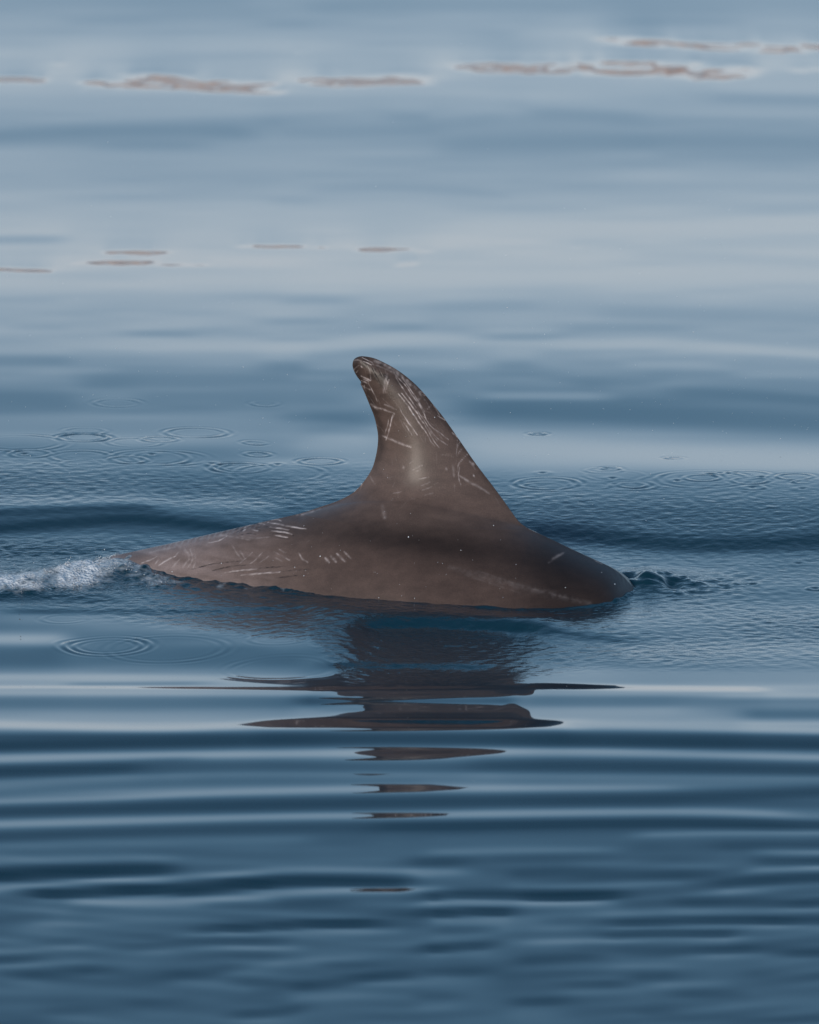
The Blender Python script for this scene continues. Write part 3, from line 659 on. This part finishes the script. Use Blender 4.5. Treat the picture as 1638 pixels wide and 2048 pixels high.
def build_dolphin():
    out = to_plane(catmull(OUTLINE, 16))
    rid = to_plane(catmull(RIDGE, 16))
    gx = to_plane(np.stack([GIRTH[:, 0], np.full(len(GIRTH), 1158.0)], -1))[:, 0]
    ia, it, ib = I_A * 16, I_TIP * 16, I_B * 16
    lef, rig = out[:ia + 1], out[ib:]
    # stations along the body: fine where seen, coarse under water
    x0, x1 = out[ia, 0], out[ib, 0]
    st = np.concatenate([np.linspace(out[0, 0], -0.56, 60, endpoint=False), np.arange(-0.56, x0 - .0008, 0.0017)])
    nl = len(st)
    nfin = 236
    cfr = np.linspace(0, 1, nfin)
    cfr = .55 * cfr + .45 * (.5 - .5 * np.cos(np.pi * cfr))
    st = np.concatenate([st, x0 + (x1 - x0) * cfr, np.arange(x1 + .0016, .42, 0.0017), np.linspace(.42, out[-1, 0], 50)])
    nc = len(st)
    f0, f1 = nl, nl + nfin                        # fin columns
    topz = np.interp(st, np.r_[lef[:, 0], rig[:, 0]], np.r_[lef[:, 1], rig[:, 1]])
    topz[f0:f1] = out[ia, 1] + (out[ib, 1] - out[ia, 1]) * cfr
    Rr = np.interp(st, gx, GIRTH[:, 1])
    Wr = Rr * np.interp(st, gx, GIRTH[:, 2])
    zr = np.interp(st, rid[:, 0], rid[:, 1])
    zb = zr - Rr + Rr * math.cos(math.radians(78))
    edge_pts = out[(out[:, 0] > -.62) & (out[:, 0] < .45)][::2]

    def edge_dist(s, z):
        d = np.full(s.shape, 1.0)
        m = (s > -.58) & (s < .43) & (z > -.03)
        q = np.stack([s[m], z[m]], -1)
        r = np.empty(len(q))
        for a in range(0, len(q), 20000):
            w = q[a:a + 20000]
            r[a:a + 20000] = np.sqrt(((w[:, None, 0] - edge_pts[None, :, 0]) ** 2 + (w[:, None, 1] - edge_pts[None, :, 1]) ** 2).min(1))
        d[m] = r
        return d

    def half(s, z, p, c):
        """half width of body and fin together; p = how far up the fin, c = how far from its trailing to its leading edge"""
        R_ = np.interp(s, gx, GIRTH[:, 1]); w_ = R_ * np.interp(s, gx, GIRTH[:, 2])
        zc = np.interp(s, rid[:, 0], rid[:, 1]) - R_
        q = 1 - ((z - zc) / R_) ** 2
        tent = np.where(z > zc, .5 + .30 * smooth(x0 - .25, x0 + .12, s) * (1 - smooth(x1 - .1, x1 + .25, s)), .5)   # steeper roof under the fin
        body = np.sign(q) * w_ * np.abs(q) ** tent
        T = np.interp(p, [-.3, 0, .2, .5, .85, 1], [.034, .028, .021, .0145, .009, .0045])
        cc = np.clip(c, 0, 1)
        prof = np.sin(np.pi * cc ** 1.25) ** .6
        fin = T * prof
        inside = smooth(x0 - .07, x0 + .02, s) * (1 - smooth(x1 - .01, x1 + .07, s))
        inside = np.where(p > 0, np.maximum(inside, smooth(0, .25, p)), inside)
        fin = fin * inside - .03 * (1 - inside)
        k = .085 * inside * np.sin(np.pi * np.clip(cc, .004, .996)) ** .6 + 1e-5
        return .5 * (body + fin + np.sqrt((body - fin) ** 2 + k * k))

    def sheet(nb, nf):
        t = 1 - (1 - np.linspace(0, 1, nb)) ** 1.8
        s = np.repeat(st[:, None], nb, 1)
        z = zb[:, None] + (topz - zb)[:, None] * t[None]
        c = np.clip((s - x0) / (x1 - x0), 0, 1)
        h = half(s, z, (z - topz[:, None]) / .35, c)
        d = np.where((t > .9999)[None] & ((np.arange(nc) <= f0) | (np.arange(nc) >= f1 - 1))[:, None], 0, edge_dist(s, z))
        h = h * np.sqrt(1 - np.exp(-d / .006))
        # fin block: rows run from trailing to leading edge
        teL, leL = out[ia:it + 1], out[it:ib + 1][::-1]
        ts, ls = np.r_[0, np.cumsum(np.hypot(*np.diff(teL, axis=0).T))], np.r_[0, np.cumsum(np.hypot(*np.diff(leL, axis=0).T))]
        p = 1 - (1 - np.linspace(0, 1, nf + 1)[1:]) ** 1.25
        at = lambda L, l, p: np.stack([np.interp(p * l[-1], l, L[:, 0]), np.interp(p * l[-1], l, L[:, 1])], -1)
        A, B = at(teL, ts, p), at(leL, ls, p)
        G = A[None] + (B - A)[None] * cfr[:, None, None]          # (nfin, nf, 2)
        hf = half(G[..., 0], G[..., 1], np.repeat(p[None], nfin, 0), np.repeat(cfr[:, None], nf, 1))
        df = edge_dist(G[..., 0], G[..., 1])
        df[0], df[-1], df[:, -1] = 0, 0, 0
        hf = hf * np.sqrt(1 - np.exp(-df / .006))
        return s, z, h, G[..., 0], G[..., 1], hf
    NB_, NF_ = 150, 210
    s1, z1, h1, sf1, zf1, hf1 = sheet(NB_, NF_)
    MB_, MF_ = 40, 210
    s2, z2, h2, sf2, zf2, hf2 = sheet(MB_, MF_)
    h2[:, 0] = h1[:, 0]
    NBEL = 22
    th = np.radians(np.linspace(78, 282, NBEL + 2))[1:-1]
    sB = np.repeat(st[:, None], NBEL, 1)
    zB = (zr - Rr)[:, None] + Rr[:, None] * np.cos(th)[None]
    hB = h1[:, :1] / math.sin(math.radians(78)) * np.sin(th)[None]
    # columns running up the near side; the far side and belly complete the loop
    verts, near_flag = [], []

    def put(s, z, h, near):
        n0 = sum(len(v) for v in verts)
        verts.append(np.stack([s, z, h], -1).reshape(-1, 3))
        near_flag.append(np.full(s.size, near))
        return (n0 + np.arange(s.size, dtype=np.int32)).reshape(s.shape)
    iN, iF, iB = put(s1, z1, h1, True), put(s2, z2, -h2, False), put(sB, zB, hB, False)
    fN, fF = put(sf1, zf1, hf1, True), put(sf2, zf2, -hf2, False)
    # share outline vertices
    fF[0], fF[-1], fF[:, -1] = fN[0], fN[-1], fN[:, -1]
    keep = np.ones(nc, bool); keep[f0 + 1:f1 - 1] = False
    iF[keep, -1] = iN[keep, -1]

    def quads(i, flip):
        q = np.stack([i[:-1, :-1], i[1:, :-1], i[1:, 1:], i[:-1, 1:]], -1).reshape(-1, 4)
        return q[:, ::-1] if flip else q
    bel = np.concatenate([iN[:, :1], iB, iF[:, :1]], 1)
    F = np.vstack([quads(iN, False), quads(iF, True), quads(bel, True),
                   quads(np.concatenate([iN[f0:f1, -1:], fN], 1), False), quads(np.concatenate([iF[f0:f1, -1:], fF], 1), True)])
    SZH = np.vstack(verts)
    V = AX0 + SZH[:, :1] * AXD + SZH[:, 2:] * AXN
    V[:, 2] = SZH[:, 1]
    near = np.concatenate(near_flag)
    flank = V[near]
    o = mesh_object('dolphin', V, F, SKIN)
    # ---- markings, with some light and shade painted in
    px, py = project(V)
    col = np.empty((len(V), 3))
    base = np.array([.134, .088, .071])
    col[:] = base
    mott = value_noise(px / 42, py / 30, 81) * .6 + value_noise(px / 13, py / 10, 82) * .4
    col *= (1 + .11 * mott)[:, None]
    fin_top = smooth(900, 760, py)
    col *= (1 - .28 * fin_top)[:, None]
    # dark flank band, part skin pattern and part painted shade, dark edges of the fin, paler tail stock
    cape_shade = np.exp(-((px - 870) / 330) ** 2 - ((py - (1086 + (px - 850) * .12)) / 42) ** 2)
    col *= (1 - .74 * cape_shade)[:, None]
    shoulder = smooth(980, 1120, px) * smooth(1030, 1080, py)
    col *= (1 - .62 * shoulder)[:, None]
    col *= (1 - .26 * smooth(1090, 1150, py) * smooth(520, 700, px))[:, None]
    red = smooth(1040, 1110, py) * smooth(560, 760, px)
    col = col * (1 - red[:, None] * .25) + col * np.array([1.08, .92, .86]) * (red[:, None] * .25)
    tail = (1 - smooth(330, 640, px)) * smooth(1000, 1030, py)
    streak = .5 + .5 * value_noise(px / 60 + py / 35, py / 7 - px / 30, 83)
    pale = np.array([.34, .255, .235])
    col = col + (pale - col) * (tail * (.30 + .55 * streak))[:, None]
    tip = smooth(830, 740, py) * smooth(.05, .6, value_noise(px / 17 + 2, py / 13, 85) + .25 * value_noise(px / 6, py / 6, 86))
    col *= (1 - .5 * tip)[:, None]
    te_dark = np.exp(-((px - np.interp(py, [700, 745, 790, 850, 900, 960], [708, 712, 738, 760, 762, 742])) / 9) ** 2) * smooth(970, 900, py)
    col *= (1 - .5 * te_dark)[:, None]
    le_dark = np.exp(-((px - np.interp(py, [713, 770, 860, 975, 1050], [745, 830, 903, 987, 1045])) / 8) ** 2) * smooth(1040, 960, py)
    col *= (1 - .35 * le_dark)[:, None]
    bl = np.array([.62, .51, .48])
    dk = np.array([.012, .008, .008])
    idx = np.where(near & (px > 180) & (px < 1300) & (py > 690) & (py < 1260))[0]
    qx, qy = px[idx], py[idx]
    R = np.random.default_rng(5)
    jit = .5 * value_noise(qx / 7, qy / 7, 91)
    jit2 = .5 * value_noise(qx / 7, qy / 7, 92)
    relief = np.zeros(len(V))
    strokes = list(SCARS_AND_LIT_STREAK)
    for _ in range(90):                              # fine haphazard rake marks
        reg = R.random()
        if reg < .45:
            cx, cy = R.uniform(715, 900), R.uniform(720, 880); an = R.normal(1.0, .35); ln = R.uniform(8, 34)
        elif reg < .7:
            cx, cy = R.uniform(760, 1010), R.uniform(880, 1010); an = R.uniform(0, 3.1); ln = R.uniform(5, 22)
        else:
            cx, cy = R.uniform(260, 640), R.uniform(1040, 1150); an = R.normal(-.15, .5); ln = R.uniform(8, 40)
        dx, dy = math.cos(an) * ln / 2, math.sin(an) * ln / 2
        strokes.append(([(cx - dx, cy - dy), (cx + R.normal(0, .6), cy + R.normal(0, .6)), (cx + dx, cy + dy)], R.uniform(.6, 1.0), R.uniform(.06, .2)))
    for pts, hw, stg in strokes:
        p = catmull(pts, 6) if len(pts) > 2 else np.asarray(pts, float)
        lo, hi = p.min(0) - hw * 3 - 3, p.max(0) + hw * 3 + 3
        m = np.where((qx > lo[0]) & (qx < hi[0]) & (qy > lo[1]) & (qy < hi[1]))[0]
        if not len(m): continue
        ax, ay = qx[m] + jit[m], qy[m] + jit2[m]
        best = np.full(len(m), 1e9); along = np.zeros(len(m))
        for a in range(len(p) - 1):
            d = p[a + 1] - p[a]; L2 = d @ d + 1e-9
            t = np.clip(((ax - p[a, 0]) * d[0] + (ay - p[a, 1]) * d[1]) / L2, 0, 1)
            dd = np.hypot(ax - p[a, 0] - t * d[0], ay - p[a, 1] - t * d[1])
            w = dd < best
            best[w] = dd[w]; along[w] = ((a + t) / (len(p) - 1))[w]
        wid = .66 * hw * (.55 + .6 * np.sin(np.pi * np.clip(along, .04, .96)) ** .6)
        k = np.exp(-(best / (wid * 1.15)) ** 2) * abs(stg) * (.8 + .75 * value_noise(ax / 5, ay / 5, 93))
        k = np.clip(k, 0, 1)
        g = idx[m]
        tgt = bl if stg > 0 else dk
        col[g] += (tgt - col[g]) * k[:, None]
        relief[g] += (-.0007 if stg < 0 else .0004) * k * (hw < 2)
    V = V + relief[:, None] * AXN
    o.data.vertices.foreach_set('co', np.ascontiguousarray(V, np.float32).ravel())
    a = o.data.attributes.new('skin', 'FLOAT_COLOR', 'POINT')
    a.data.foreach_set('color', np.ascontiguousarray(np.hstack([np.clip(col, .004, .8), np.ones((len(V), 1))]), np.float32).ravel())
    o.data.update()
    tag(o, 'brown grey scarred dolphin showing its curved dorsal fin and back above the blue water', 'dolphin')
    return o, flank, lambda s, z: half(s, z, np.full(np.shape(s), -.3), np.zeros(np.shape(s)))


SKIN = skin_material()
DOLPHIN, FLANK, BODY_HALF = build_dolphin()
WX, WY, WH, WF = build_water()

# ------------------------------------------------------------------ foam, spray and drops
ICO_V = None


def blobs(name, centres, radii, mat, seed, squash=1.0, sub=1):
    import bmesh
    bm = bmesh.new()
    bmesh.ops.create_icosphere(bm, subdivisions=sub, radius=1)
    v = np.array([q.co[:] for q in bm.verts]); bm.verts.index_update()
    f = np.array([[q.index for q in p.verts] for p in bm.faces]); bm.free()
    R = np.random.default_rng(seed)
    n = len(centres)
    sc = radii[:, None, None] * (1 + .22 * R.normal(size=(n, len(v), 1)) * (1 if sub == 1 else .4)) * np.array([1, 1, squash]) * R.uniform(.75, 1.3, (n, 1, 3))
    V = centres[:, None] + v[None] * sc
    F = f[None] + (np.arange(n) * len(v))[:, None, None]
    return mesh_object(name, V.reshape(-1, 3), F.reshape(-1, 3), mat)


def build_foam():
    R = np.random.default_rng(17)
    n = 60000
    px = R.uniform(-70, 380, n)
    py = np.interp(px, [-120, 0, 80, 160, 240, 330], [1180, 1172, 1162, 1150, 1137, 1144]) + R.normal(0, 17, n)
    c = ground(px, py)
    fr = water_froth(c[:, 0], c[:, 1])
    dens = value_noise(px / 15, py / 5, 101) * .5 + .5
    keep = R.random(n) < smooth(.25, 1.0, fr) * smooth(.35, .8, dens) * .42
    c = c[keep]
    c[:, 2] = water_height(c[:, 0], c[:, 1])
    rad = .0004 + .0012 * R.random(len(c)) ** 4
    c[:, 2] += rad * R.uniform(-.3, .8, len(c)) + (R.random(len(c)) < .04) * R.gamma(1.5, .006, len(c))
    o = blobs('foam', c, rad, foam_material(), 18, .8)
    tag(o, 'white bubbling foam washing over the tail end of the dolphin', 'foam', kind='stuff')


def build_spray():
    R = np.random.default_rng(27)
    n = 520
    P = np.stack([R.uniform(-.75, .75, n), R.uniform(-.9, .9, n), R.gamma(2.0, .12, n) + .01], -1)
    rad = .0003 + .00045 * R.random(n) ** 3
    o = blobs('spray_droplets', P, rad, DROP, 28, 1.0, 1)
    tag(o, 'tiny bright droplets of spray hanging in the air over the water', 'spray', kind='stuff')
    # beads of water on the skin and splashes glinting in front of it
    m = 150
    px, py = R.uniform(330, 1240, m), R.uniform(740, 1200, m)
    X, Y = project(FLANK.reshape(-1, 3))
    ids = []
    for a, b in list(zip(px, py)) + [(590, 1134), (592, 1142), (588, 1148), (612, 1140), (616, 1146), (608, 1152), (748, 1144), (754, 1147), (830, 1126), (948, 951), (722, 968), (716, 976), (710, 983)]:
        d = (X - a) ** 2 + (Y - b) ** 2
        k = int(np.argmin(d))
        if d[k] < 4: ids.append(k)
    C = FLANK.reshape(-1, 3)[ids] + AXN * .0006
    rad = .0003 + .0007 * R.random(len(C)) ** 4
    o = blobs('water_droplets', C, rad, DROP, 29, 1.0, 1)
    tag(o, 'small beads of water clinging to the wet flank and fin of the dolphin', 'droplets', kind='stuff')


DROP = droplet_material()
build_foam()
build_spray()
